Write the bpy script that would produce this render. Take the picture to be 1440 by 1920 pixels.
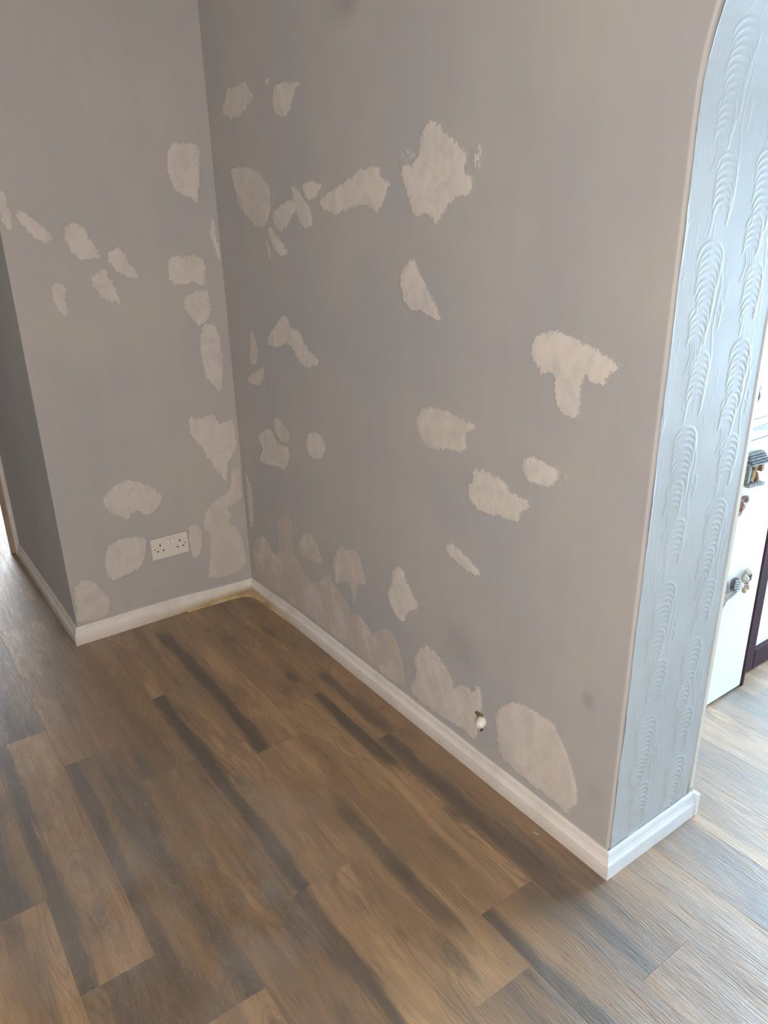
import bpy, bmesh, math, random
import numpy as np
from mathutils import Vector, Matrix, noise as mnoise

scene = bpy.context.scene
for o in list(bpy.data.objects):
    bpy.data.objects.remove(o, do_unlink=True)
COL = scene.collection
random.seed(7)

# ------------------------------------------------------------------ camera
YAW, PITCH, ROLL = 2.526423, 0.37756, -0.022002
fw = Vector((math.cos(PITCH)*math.cos(YAW), math.cos(PITCH)*math.sin(YAW), -math.sin(PITCH)))
rt = Vector((math.sin(YAW), -math.cos(YAW), 0.0))
up = rt.cross(fw)
r2 = rt*math.cos(ROLL) + up*math.sin(ROLL)
u2 = -rt*math.sin(ROLL) + up*math.cos(ROLL)
cam_data = bpy.data.cameras.new('camera')
cam = bpy.data.objects.new('camera', cam_data); COL.objects.link(cam)
cam.matrix_world = Matrix(((r2.x, u2.x, -fw.x, 2.664569), (r2.y, u2.y, -fw.y, -1.197027),
                           (r2.z, u2.z, -fw.z, 1.471824), (0, 0, 0, 1)))
cam_data.sensor_fit = 'VERTICAL'; cam_data.sensor_height = 36.0
cam_data.lens = 1426.155*36.0/1920.0
cam_data.clip_start = 0.02
scene.camera = cam

# ------------------------------------------------------------------ world, lights, exposure
scene.view_settings.view_transform = 'Standard'
scene.view_settings.look = 'None'
scene.view_settings.exposure = 0.0
scene.view_settings.gamma = 1.0
scene.view_settings.use_curve_mapping = False
world = bpy.data.worlds.new('overcast_sky'); scene.world = world
world.use_nodes = True
wn = world.node_tree
wn.nodes['Background'].inputs[0].default_value = (0.80, 0.90, 1.0, 1)
wn.nodes['Background'].inputs[1].default_value = 1.0

def area_light(name, loc, direction, sx, sy, power, col):
    d = bpy.data.lights.new(name, 'AREA'); d.shape = 'RECTANGLE'
    d.size = sx; d.size_y = sy; d.energy = power; d.color = col
    o = bpy.data.objects.new(name, d); COL.objects.link(o)
    o.location = loc
    o.rotation_euler = Vector(direction).to_track_quat('-Z', 'Y').to_euler()
    return o
# daylight through the kitchen window (beyond the arch), the patio door on the far left, the living room window
area_light('kitchen_window_daylight', (2.12, 3.11, 0.88), (0, -1, 0), 1.3, 1.5, 226, (0.555, 0.79, 1.0))
area_light('patio_door_daylight', (-3.30, -0.30, 1.12), (1, 0, 0), 1.0, 1.9, 48, (0.90, 0.95, 1.0))
area_light('living_window_daylight', (3.80, -2.32, 1.50), (-0.45, 1, 0), 1.5, 1.2, 130, (1.0, 0.93, 0.865))

# ------------------------------------------------------------------ dimensions (metres)
L, W, T = 1.8486, 0.7101, 0.3215       # main wall length, depth of the alcove, wall thickness
SK, SH = 0.016, 0.0686                 # baseboard thickness, height
CEIL = 2.42

# ------------------------------------------------------------------ node helpers
class NT:
    def __init__(self, name):
        self.m = bpy.data.materials.new(name); self.m.use_nodes = True
        self.t = self.m.node_tree
        self.b = self.t.nodes['Principled BSDF']
    def n(self, kind, **kw):
        x = self.t.nodes.new(kind)
        for k, v in kw.items(): setattr(x, k, v)
        return x
    def put(self, sock, v):
        if isinstance(v, bpy.types.NodeSocket): self.t.links.new(v, sock)
        elif v is not None:
            if isinstance(v, tuple) and len(v) == 3 and sock.type == 'RGBA': v = v + (1,)
            sock.default_value = v
    def math(self, op, a, b=None, c=None, clamp=False):
        x = self.n('ShaderNodeMath', operation=op); x.use_clamp = clamp
        self.put(x.inputs[0], a); self.put(x.inputs[1], b)
        if c is not None: self.put(x.inputs[2], c)
        return x.outputs[0]
    def mix(self, f, a, b, blend='MIX'):
        x = self.n('ShaderNodeMix', data_type='RGBA', blend_type=blend)
        self.put(x.inputs[0], f); self.put(x.inputs[6], a); self.put(x.inputs[7], b)
        return x.outputs[2]
    def noise(self, vec, scale, detail=3, rough=0.55, dist=0.0):
        x = self.n('ShaderNodeTexNoise')
        self.put(x.inputs['Vector'], vec); x.inputs['Scale'].default_value = scale
        x.inputs['Detail'].default_value = detail; x.inputs['Roughness'].default_value = rough
        x.inputs['Distortion'].default_value = dist
        return x.outputs[0]
    def noisecol(self, vec, scale):
        x = self.n('ShaderNodeTexNoise'); self.put(x.inputs['Vector'], vec)
        x.inputs['Scale'].default_value = scale; return x.outputs[1]
    def vmul(self, vec, s):
        x = self.n('ShaderNodeVectorMath', operation='MULTIPLY')
        self.put(x.inputs[0], vec); self.put(x.inputs[1], s); return x.outputs[0]
    def vadd(self, vec, s):
        x = self.n('ShaderNodeVectorMath', operation='ADD')
        self.put(x.inputs[0], vec); self.put(x.inputs[1], s); return x.outputs[0]
    def ss(self, v, lo, hi):
        x = self.n('ShaderNodeMapRange', interpolation_type='SMOOTHSTEP')
        self.put(x.inputs[0], v); x.inputs[1].default_value = lo; x.inputs[2].default_value = hi
        return x.outputs[0]
    def pos(self): return self.n('ShaderNodeNewGeometry').outputs['Position']
    def obj(self): return self.n('ShaderNodeTexCoord').outputs['Object']
    def attr(self, name, kind='GEOMETRY'):
        x = self.n('ShaderNodeAttribute', attribute_type=kind); x.attribute_name = name
        return x.outputs['Fac']
    def blob(self, P, c, r, soft=0.6):
        x = self.n('ShaderNodeVectorMath', operation='DISTANCE')
        self.put(x.inputs[0], P); x.inputs[1].default_value = c
        return self.math('SUBTRACT', 1.0, self.ss(x.outputs['Value'], r*(1-soft), r))
    def bump(self, h, strength, dist, normal=None):
        x = self.n('ShaderNodeBump'); x.inputs['Strength'].default_value = strength
        x.inputs['Distance'].default_value = dist; self.put(x.inputs['Height'], h)
        if normal: self.put(x.inputs['Normal'], normal)
        return x.outputs[0]
    def out(self, col, rough=0.6, normal=None, spec=0.5, metal=0.0):
        self.put(self.b.inputs['Base Color'], col); self.put(self.b.inputs['Roughness'], rough)
        self.b.inputs['Specular IOR Level'].default_value = spec
        self.b.inputs['Metallic'].default_value = metal
        if normal: self.put(self.b.inputs['Normal'], normal)
        return self.m

def plain(name, col, rough=0.5, var=0.06, scale=30, spec=0.5, bump=0.0):
    k = NT(name); P = k.pos(); nz = k.noise(P, scale, 3)
    c2 = tuple(max(0, c*(1-var*2)) for c in col)
    c = k.mix(nz, c2, col)
    nrm = k.bump(k.noise(P, scale*4, 3), bump, 0.002) if bump else None
    return k.out(c, rough, nrm, spec)

WALL_A, WALL_B = (0.428, 0.390, 0.356), (0.388, 0.363, 0.354)
def wall_paint(k, P):
    """grey matt emulsion: faint warm/cool roller patches, vertical streaks"""
    big = k.noise(P, 2.3, 3, 0.6)
    c = k.mix(k.ss(big, 0.35, 0.65), WALL_A, WALL_B)
    streak = k.noise(k.vmul(P, (26.0, 26.0, 2.2)), 1.0, 3, 0.6)
    c = k.mix(k.math('MULTIPLY', k.ss(streak, 0.42, 0.72), 0.09), c, (0.30, 0.275, 0.25))
    smear = k.noise(k.vmul(P, (5.0, 5.0, 3.0)), 1.0, 4, 0.62, 0.6)
    c = k.mix(k.math('MULTIPLY', k.ss(smear, 0.60, 0.80), 0.22), c, (0.47, 0.44, 0.415))
    return c
def wall_bump(k, P):
    return k.math('ADD', k.math('MULTIPLY', k.noise(P, 210, 2), 0.6), k.noise(P, 28, 2))

def mat_wall():
    k = NT('grey_wall_paint'); P = k.pos()
    c = wall_paint(k, P)
    for ctr, r, a, col in (((1.749, 0, 0.43), 0.035, 0.45, (0.24, 0.22, 0.21)),
                           ((0.862, 0, 1.965), 0.085, 0.55, (0.22, 0.205, 0.205)),
                           ((0.79, 0, 1.93), 0.06, 0.25, (0.27, 0.25, 0.24)),
                           ((1.80, 0, 0.20), 0.05, 0.25, (0.27, 0.26, 0.26)),
                           ((1.33, 0, 0.36), 0.10, 0.30, (0.29, 0.255, 0.24)),
                           ((0.40, 0, 0.20), 0.09, 0.35, (0.27, 0.24, 0.23))):
        wob = k.vadd(P, k.vmul(k.noisecol(P, 9.0), (0.05, 0.05, 0.05)))
        wob = k.vadd(wob, (-0.025, -0.025, -0.025))
        c = k.mix(k.math('MULTIPLY', k.blob(wob, ctr, r, 0.9), a), c, col)
    return k.out(c, 0.62, k.bump(wall_bump(k, P), 0.10, 0.0015), 0.35)

def mat_filler():
    """dry filler skim: full body inside, ragged and thin at the rim where the paint shows through"""
    k = NT('wall_filler'); P = k.pos()
    cov = k.attr('cov'); damp = k.attr('damp'); dry = k.attr('dry')
    nz = k.noise(P, 95, 4, 0.65); nz2 = k.noise(k.vmul(P, (60.0, 60.0, 22.0)), 1.0, 3, 0.6)
    edge = k.math('MULTIPLY_ADD', k.math('SUBTRACT', nz, 0.5), 0.028, cov)
    edge = k.math('MULTIPLY_ADD', k.math('SUBTRACT', nz2, 0.5), 0.017, edge)
    f = k.ss(edge, 0.0005, 0.0050)
    # dry-dragged flecks
    fl = k.ss(k.math('SUBTRACT', k.noise(k.vmul(P, (150.0, 150.0, 80.0)), 1.0, 3, 0.7), 0.5), 0.0, 0.10)
    f = k.mix(dry, f, k.math('MULTIPLY', f, fl))
    thin = k.noise(k.vmul(P, (20.0, 20.0, 14.0)), 1.0, 4, 0.65, 0.8)
    f = k.math('MULTIPLY', f, k.math('MULTIPLY_ADD', k.ss(thin, 0.30, 0.62), 0.42, 0.58))
    f = k.math('MULTIPLY', f, k.attr('film'))
    body = k.mix(k.noise(P, 34, 4, 0.6), (0.665, 0.590, 0.520), (0.570, 0.505, 0.450))
    wet = k.noise(k.vmul(P, (11.0, 11.0, 6.0)), 1.0, 3, 0.6, 0.5)
    wetf = k.math('MULTIPLY', k.math('ADD', k.ss(wet, 0.30, 0.62), 0.25, None, True), damp, None, True)
    body = k.mix(wetf, body, (0.400, 0.318, 0.250))
    col = k.mix(f, wall_paint(k, P), body)
    ridge = k.noise(k.vmul(P, (70.0, 70.0, 22.0)), 1.0, 4, 0.6, 0.4)
    h = k.math('ADD', k.math('MULTIPLY', f, 0.35), k.math('MULTIPLY', k.math('MULTIPLY', ridge, f), 1.1))
    return k.out(col, 0.78, k.bump(h, 0.30, 0.0014), 0.2)

def mat_wood(world_space=False):
    k = NT('oak_vinyl_plank' if not world_space else 'oak_vinyl_floor')
    P = k.pos()
    if world_space:
        O = P; tone = 0.5; bandp = 0.0; bands = 0.0; rnd = 0.5
    else:
        info = k.n('ShaderNodeObjectInfo'); rnd = info.outputs['Random']
        tone = k.attr('tone', 'OBJECT'); bandp = k.attr('band_pos', 'OBJECT'); bands = k.attr('band_amount', 'OBJECT')
        off = k.n('ShaderNodeCombineXYZ')
        k.put(off.inputs[0], k.math('MULTIPLY', rnd, 41.0)); k.put(off.inputs[1], k.math('MULTIPLY', rnd, 17.0))
        k.put(off.inputs[2], k.math('MULTIPLY', rnd, 9.0))
        O0 = k.obj(); O = k.vadd(O0, off.outputs[0])
    warp = k.noise(k.vmul(O, (2.4, 9.0, 1.0)), 1.0, 3, 0.5)
    wv = k.n('ShaderNodeCombineXYZ'); k.put(wv.inputs[1], k.math('MULTIPLY', warp, 0.055))
    G = k.vadd(O, wv.outputs[0])
    fine = k.noise(k.vmul(G, (17.0, 380.0, 1.0)), 1.0, 3, 0.65)
    mid = k.noise(k.vmul(G, (4.6, 46.0, 1.0)), 1.0, 4, 0.66)
    broad = k.noise(k.vmul(O, (1.5, 8.5, 1.0)), 1.0, 4, 0.62, 0.5)
    fig = k.noise(k.vmul(O, (1.25, 8.0, 1.0)), 1.0, 2, 0.5, 0.3)
    cath = k.math('MULTIPLY_ADD', k.math('SINE', k.math('MULTIPLY', fig, 150.0)), 0.5, 0.5)
    cmask = k.ss(k.noise(k.vmul(O, (1.9, 9.0, 2.0)), 1.0, 2), 0.42, 0.62)
    # knots
    vo = k.n('ShaderNodeTexVoronoi', feature='F1')
    k.put(vo.inputs['Vector'], k.vmul(O, (2.3, 5.6, 1.0))); vo.inputs['Scale'].default_value = 1.0
    vd = k.math('MULTIPLY_ADD', k.math('SUBTRACT', mid, 0.5), 0.10, vo.outputs['Distance'])
    knot = k.math('SUBTRACT', 1.0, k.ss(vd, 0.02, 0.15))
    rings = k.math('MULTIPLY', k.math('SINE', k.math('MULTIPLY', vd, 95.0)), k.math('SUBTRACT', 1.0, k.ss(vd, 0.10, 0.30)))
    light, midc, dark = (0.425, 0.252, 0.118), (0.250, 0.148, 0.070), (0.074, 0.047, 0.028)
    grey = (0.112, 0.080, 0.056)
    t = k.math('MULTIPLY_ADD', k.math('SUBTRACT', broad, 0.5), 1.65, tone)
    t = k.math('MULTIPLY_ADD', k.math('SUBTRACT', mid, 0.5), 0.8, t)
    c = k.mix(k.ss(t, 0.45, 1.0), midc, light)
    c = k.mix(k.math('SUBTRACT', 1.0, k.ss(t, -0.05, 0.46)), c, grey)
    c = k.mix(k.math('MULTIPLY', k.math('MULTIPLY', k.ss(cath, 0.55, 1.0), cmask), 0.34), c, dark)
    c = k.mix(k.math('MULTIPLY', k.ss(fine, 0.48, 0.74), 0.40), c, dark)
    c = k.mix(k.math('MULTIPLY', k.math('MAXIMUM', rings, 0.0), 0.30), c, dark)
    c = k.mix(k.math('MULTIPLY', knot, 0.70), c, (0.075, 0.052, 0.036))
    if not world_space:
        sp = k.n('ShaderNodeSeparateXYZ'); k.put(sp.inputs[0], O0)
        dy = k.math('ABSOLUTE', k.math('SUBTRACT', k.math('MULTIPLY_ADD', k.math('SUBTRACT', broad, 0.5), 0.06, k.math('MULTIPLY_ADD', k.math('SUBTRACT', mid, 0.5), 0.055, sp.outputs[1])), bandp))
        bd = k.math('MULTIPLY', k.math('SUBTRACT', 1.0, k.ss(dy, 0.010, 0.032)), bands)
        xw = k.math('MULTIPLY_ADD', k.math('SUBTRACT', broad, 0.5), 0.25, sp.outputs[0])
        bd = k.math('MULTIPLY', bd, k.ss(k.math('SUBTRACT', xw, k.attr('band_from', 'OBJECT')), -0.05, 0.05))
        bd = k.math('MULTIPLY', bd, k.ss(k.math('SUBTRACT', k.attr('band_to', 'OBJECT'), xw), -0.05, 0.05))
        c = k.mix(k.math('MULTIPLY', bd, k.math('MULTIPLY_ADD', mid, 0.7, 0.5, True)), c, (0.062, 0.046, 0.032))
        for q in ('1', '2'):          # knots that sit on particular planks
            kx = k.math('MULTIPLY', k.math('SUBTRACT', sp.outputs[0], k.attr('knot_x'+q, 'OBJECT')), 0.42)
            ky = k.math('SUBTRACT', sp.outputs[1], k.attr('knot_y'+q, 'OBJECT'))
            rr_ = k.math('SQRT', k.math('ADD', k.math('MULTIPLY', kx, kx), k.math('MULTIPLY', ky, ky)))
            rr_ = k.math('MULTIPLY_ADD', k.math('SUBTRACT', mid, 0.5), 0.05, rr_)
            halo = k.math('MULTIPLY', k.math('SUBTRACT', 1.0, k.ss(rr_, 0.004, 0.034)), k.attr('knot_s'+q, 'OBJECT'))
            ring = k.math('MULTIPLY_ADD', k.math('SINE', k.math('MULTIPLY', rr_, 620.0)), 0.22, 0.62)
            c = k.mix(k.math('MULTIPLY', halo, ring), c, (0.060, 0.042, 0.030))
    # trodden dusty film and scuffs, with grey daylight sheen painted into the colour
    dn = k.noise(P, 3.2, 4, 0.6, 0.4); scf = k.noise(k.vmul(P, (7.0, 11.0, 1.0)), 1.0, 4, 0.7, 2.2)
    line = k.math('SUBTRACT', 1.0, k.ss(k.math('ABSOLUTE', k.math('SUBTRACT', scf, 0.5)), 0.0, 0.012))
    zone = k.blob(k.vmul(P, (1.0, 1.0, 0.0)), (1.28, -0.80, 0.0), 0.62, 0.8)
    zone = k.math('MAXIMUM', zone, k.math('MULTIPLY', k.blob(k.vmul(P, (1.0, 1.0, 0.0)), (-0.25, -0.90, 0.0), 0.60, 0.8), 0.9))
    dust_sheen = k.math('MULTIPLY', k.math('ADD', k.math('MULTIPLY', line, 0.34), k.math('MULTIPLY', k.ss(dn, 0.36, 0.70), 0.34)), zone)
    c = k.mix(dust_sheen, c, (0.36, 0.32, 0.285))
    h = k.math('ADD', fine, k.math('MULTIPLY', mid, 0.45))
    rough = k.math('MULTIPLY_ADD', fine, 0.16, k.math('MULTIPLY_ADD', dn, 0.14, 0.32))
    rough = k.math('MULTIPLY_ADD', dust_sheen, 0.25, rough)
    k.b.inputs['Coat Weight'].default_value = 1.0; k.b.inputs['Coat Roughness'].default_value = 0.46; k.b.inputs['Coat IOR'].default_value = 1.55
    bn = k.bump(h, 0.75, 0.0018); k.put(k.b.inputs['Coat Normal'], bn)
    return k.out(c, rough, bn, 0.8)

def mat_paint(name, col, dirt=(0.42, 0.36, 0.28), amount=0.35, rough=0.42, yellow=False, spec=0.5):
    k = NT(name); P = k.pos()
    nz = k.noise(P, 9, 4, 0.6); nf = k.noise(P, 120, 3, 0.6)
    f = k.math('MULTIPLY', k.ss(k.math('MULTIPLY_ADD', nf, 0.35, nz), 0.55, 0.95), amount)
    c = k.mix(f, col, dirt)
    if yellow:   # old adhesive and damp yellowing low down in the inner corner
        q = k.vmul(P, (1.0, 0.75, 3.2))
        y = k.blob(q, (0.0, 0.0, 0.0), 0.46, 0.85)
        sp = k.n('ShaderNodeSeparateXYZ'); k.put(sp.inputs[0], P)
        low = k.math('SUBTRACT', 1.0, k.ss(k.math('MULTIPLY_ADD', nf, 0.02, sp.outputs[2]), 0.012, 0.046))
        c = k.mix(k.math('MULTIPLY', k.math('MULTIPLY', y, low), 0.95), c, (0.40, 0.285, 0.13))
        c = k.mix(k.math('MULTIPLY', low, 0.22), c, (0.36, 0.28, 0.19))
    return k.out(c, rough, k.bump(k.noise(P, 60, 3), 0.12, 0.002), spec)

# ------------------------------------------------------------------ mesh helpers
def mesh_obj(name, verts, faces, mat, parent=None, smooth=False):
    me = bpy.data.meshes.new(name); me.from_pydata([tuple(v) for v in verts], [], faces); me.update()
    if smooth:
        for p in me.polygons: p.use_smooth = True
    if mat: me.materials.append(mat)
    o = bpy.data.objects.new(name, me); COL.objects.link(o)
    if parent: o.parent = parent
    return o
class MB:
    """collects boxes / prisms / tubes / lathes into one mesh"""
    def __init__(self): self.bm = bmesh.new()
    def box(self, x0, x1, y0, y1, z0, z1, bevel=0.0, seg=2):
        v = [self.bm.verts.new(c) for c in ((x0,y0,z0),(x1,y0,z0),(x1,y1,z0),(x0,y1,z0),(x0,y0,z1),(x1,y0,z1),(x1,y1,z1),(x0,y1,z1))]
        fs = [self.bm.faces.new([v[i] for i in f]) for f in ((3,2,1,0),(4,5,6,7),(0,1,5,4),(1,2,6,5),(2,3,7,6),(3,0,4,7))]
        if bevel:
            es = list({e for f in fs for e in f.edges})
            bmesh.ops.bevel(self.bm, geom=es, offset=bevel, segments=seg, affect='EDGES', profile=0.6)
        return self
    def prism(self, pts, vec, bevel=0.0):
        vec = Vector(vec); a = [self.bm.verts.new(p) for p in pts]; b = [self.bm.verts.new(Vector(p)+vec) for p in pts]
        n = len(pts)
        fs = [self.bm.faces.new(a), self.bm.faces.new(b[::-1])]
        for i in range(n): fs.append(self.bm.faces.new((a[i], b[i], b[(i+1) % n], a[(i+1) % n])))
        bmesh.ops.recalc_face_normals(self.bm, faces=fs)
        if bevel:
            es = list({e for f in fs for e in f.edges})
            bmesh.ops.bevel(self.bm, geom=es, offset=bevel, segments=2, affect='EDGES')
        return self
    def lathe(self, org, axis, prof, n=20, squash=1.0):
        """prof: (distance along axis, radius)"""
        axis = Vector(axis).normalized(); a = axis.orthogonal().normalized(); b = axis.cross(a)
        rings = []
        for d, r in prof:
            rings.append([self.bm.verts.new(Vector(org)+axis*d+(a*math.cos(t)+b*math.sin(t)*squash)*max(r, 1e-5)) for t in [2*math.pi*i/n for i in range(n)]])
        fs = []
        for q, w in zip(rings, rings[1:]):
            for i in range(n): fs.append(self.bm.faces.new((q[i], q[(i+1) % n], w[(i+1) % n], w[i])))
        fs.append(self.bm.faces.new(rings[0][::-1])); fs.append(self.bm.faces.new(rings[-1]))
        bmesh.ops.recalc_face_normals(self.bm, faces=fs); return self
    def tube(self, pts, r, n=8):
        pts = [Vector(p) for p in pts]; rad = r if isinstance(r, (list, tuple)) else [r]*len(pts)
        rings = []
        for i, p in enumerate(pts):
            d = (pts[min(i+1, len(pts)-1)]-pts[max(i-1, 0)]).normalized(); a = d.orthogonal().normalized(); b = d.cross(a)
            rings.append([self.bm.verts.new(p+(a*math.cos(t)+b*math.sin(t))*rad[i]) for t in [2*math.pi*j/n for j in range(n)]])
        fs = []
        for q, w in zip(rings, rings[1:]):
            for i in range(n): fs.append(self.bm.faces.new((q[i], q[(i+1) % n], w[(i+1) % n], w[i])))
        fs += [self.bm.faces.new(rings[0][::-1]), self.bm.faces.new(rings[-1])]
        bmesh.ops.recalc_face_normals(self.bm, faces=fs); return self
    def rock(self, c, rx, ry, rz, amp=0.25, seed=0, sub=2):
        ret = bmesh.ops.create_icosphere(self.bm, subdivisions=sub, radius=1.0)
        for v in ret['verts']:
            k = 1+amp*mnoise.noise(v.co*1.7+Vector((seed*3.1, seed, -seed)))
            v.co = Vector(c)+Vector((v.co.x*rx, v.co.y*ry, v.co.z*rz))*k
        return self
    def build(self, name, mat, parent=None, smooth=False):
        me = bpy.data.meshes.new(name); self.bm.to_mesh(me); self.bm.free()
        if smooth:
            for p in me.polygons: p.use_smooth = True
        me.materials.append(mat)
        o = bpy.data.objects.new(name, me); COL.objects.link(o)
        if parent: o.parent = parent
        return o
def tag(o, label=None, cat=None, group=None, kind=None):
    if label: o['label'] = label
    if cat: o['category'] = cat
    if group: o['group'] = group
    if kind: o['kind'] = kind
    return o
def struct(o, label, cat): return tag(o, label, cat, None, 'structure')
def empty(name, loc):
    o = bpy.data.objects.new(name, None); COL.objects.link(o); o.location = loc
    o.empty_display_size = 0.05; return o
def under(part, root):
    """parent a part built in world coordinates to a thing's Empty"""
    part.parent = root; part.matrix_parent_inverse = Matrix.Translation(-root.location); return part
def sstep(x):
    x = min(1.0, max(0.0, x)); return x*x*(3-2*x)

M = {}
M['wall'] = mat_wall(); M['filler'] = mat_filler(); M['wood'] = mat_wood(); M['woodfar'] = mat_wood(True)
M['skirt'] = mat_paint('worn_white_gloss', (0.70, 0.635, 0.58), yellow=True)
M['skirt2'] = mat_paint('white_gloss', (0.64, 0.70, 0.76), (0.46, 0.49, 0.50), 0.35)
M['ceiling'] = plain('ceiling_white', (0.78, 0.76, 0.74), 0.8, 0.02)
M['cwall'] = plain('kitchen_pale_wall', (0.36, 0.38, 0.39), 0.7, 0.02)
M['trim'] = mat_paint('cream_trim', (0.60, 0.61, 0.58), (0.45, 0.45, 0.42), 0.25)
M['casing'] = mat_paint('stripped_pine', (0.36, 0.26, 0.17), (0.20, 0.14, 0.09), 0.7, 0.6)
M['dark'] = plain('dark_gap', (0.03, 0.028, 0.026), 0.8)
M['sub'] = plain('subfloor', (0.10, 0.085, 0.07), 0.9, 0.2)
M['glue'] = mat_paint('old_yellow_adhesive', (0.52, 0.39, 0.21), (0.26, 0.17, 0.08), 0.7, 0.6)
M['fridge'] = plain('white_enamel', (0.70, 0.74, 0.75), 0.25, 0.005, 4)
M['seal_shade'] = plain('grey_seal_and_shade', (0.33, 0.37, 0.40), 0.6)  # rubber grey, also the painted shade of the fridge handle
M['plum'] = mat_paint('plum_stained_wood', (0.050, 0.026, 0.034), (0.07, 0.04, 0.05), 0.35, 0.75, spec=0.12)
M['panel'] = plain('white_panel', (0.80, 0.82, 0.84), 0.3, 0.01, 5)
M['socket'] = plain('ivory_plastic', (0.66, 0.605, 0.545), 0.32, 0.02, 12)
M['rocker'] = plain('white_plastic', (0.74, 0.69, 0.63), 0.28, 0.02, 12)
M['slot'] = plain('black_slot', (0.012, 0.011, 0.010), 0.6)
M['steel'] = plain('screw_steel', (0.25, 0.22, 0.18), 0.35)
M['glass'] = plain('window_pane', (0.75, 0.80, 0.85), 0.1)

# ------------------------------------------------------------------ arch outline (edge of the opening in the main wall)
X1 = 3.37
def arch_curve():
    pts = []
    for z in np.linspace(0.0, 1.62, 40): pts.append((L - 0.003 + 0.0045*z, z))
    x0 = pts[-1][0]; a = (X1 - x0)/2; b = 0.60; zc = 1.62; cx = (X1+x0)/2
    for t in np.linspace(0, math.pi, 61)[1:]: pts.append((cx - a*math.cos(t), zc + b*math.sin(t)))
    for z in np.linspace(1.62, 0.0, 12)[1:]: pts.append((X1, z))
    return pts
ARCH = arch_curve()
def arch_norm(i):
    a = Vector(ARCH[max(i-1, 0)]); b = Vector(ARCH[min(i+1, len(ARCH)-1)]); d = (b-a).normalized()
    return Vector((d.y, -d.x))                      # towards the opening

# main wall with the arched opening and softly rounded plaster corners
def build_main_wall():
    r = 0.006; XE = 4.6; verts = []; faces = []; n = len(ARCH); rings = []
    prof = [(math.sin(t), 1-math.cos(t)) for t in np.linspace(0, math.pi/2, 5)]
    rows = [(-r*(1-s), r*c) for s, c in prof] + [(-r*(1-s), T-r*c) for s, c in prof[::-1]]
    for off, y in rows:
        ids = []
        for i, (x, z) in enumerate(ARCH):
            nn = arch_norm(i); ids.append(len(verts)); verts.append((x+nn.x*off, y, z+nn.y*off))
        rings.append(ids)
    for a, b in zip(rings, rings[1:]):
        for i in range(n-1): faces.append((a[i], a[i+1], b[i+1], b[i]))
    def sheet(ring, y, flip):
        o = len(verts); verts.extend([(0, y, 0), (0, y, CEIL), (XE, y, CEIL), (XE, y, 0)])
        left = [i for i in range(n) if ARCH[i][1] <= 1.62 and ARCH[i][0] < 2.2]; right = [i for i in range(n) if ARCH[i][1] <= 1.62 and ARCH[i][0] > 2.8]
        top = [i for i in range(n) if i >= left[-1] and i <= right[0]]
        vt = len(verts); verts.extend([(0, y, 1.62), (XE, y, 1.62)])
        f1 = [o] + [ring[i] for i in left] + [vt]
        f2 = [vt] + [ring[i] for i in top] + [vt+1, o+2, o+1]
        f3 = [ring[i] for i in right] + [o+3, vt+1]
        for f in (f1, f2, f3): faces.append(tuple(f if not flip else f[::-1]))
        return o
    sheet(rings[0], 0.0, False); sheet(rings[-1], T, True)
    o = mesh_obj('wall_main', verts, faces, M['wall'])
    return struct(o, 'grey painted wall with many pale filler patches, ending at an arch', 'wall')
WMAIN = build_main_wall()

# the block on the left: socket wall (faces +x) and its return (faces -y)
XR = -1.03
def build_left():
    r = 0.004
    v = [(XR, -W, 0), (-r, -W, 0), (-r*0.3, -W+r*0.3, 0), (0, -W+r, 0), (0, 0, 0), (0, T, 0), (XR, T, 0)]
    n = len(v); vs = v + [(x, y, CEIL) for x, y, z in v]
    f = [(i, (i+1) % n, n+(i+1) % n, n+i) for i in range(n)] + [tuple(range(n, 2*n)), tuple(range(n))[::-1]]
    o = mesh_obj('wall_left', vs, f, M['wall'])
    return struct(o, 'narrower grey wall with the double socket, left of the inner corner', 'wall')
WLEFT = build_left()

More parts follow.
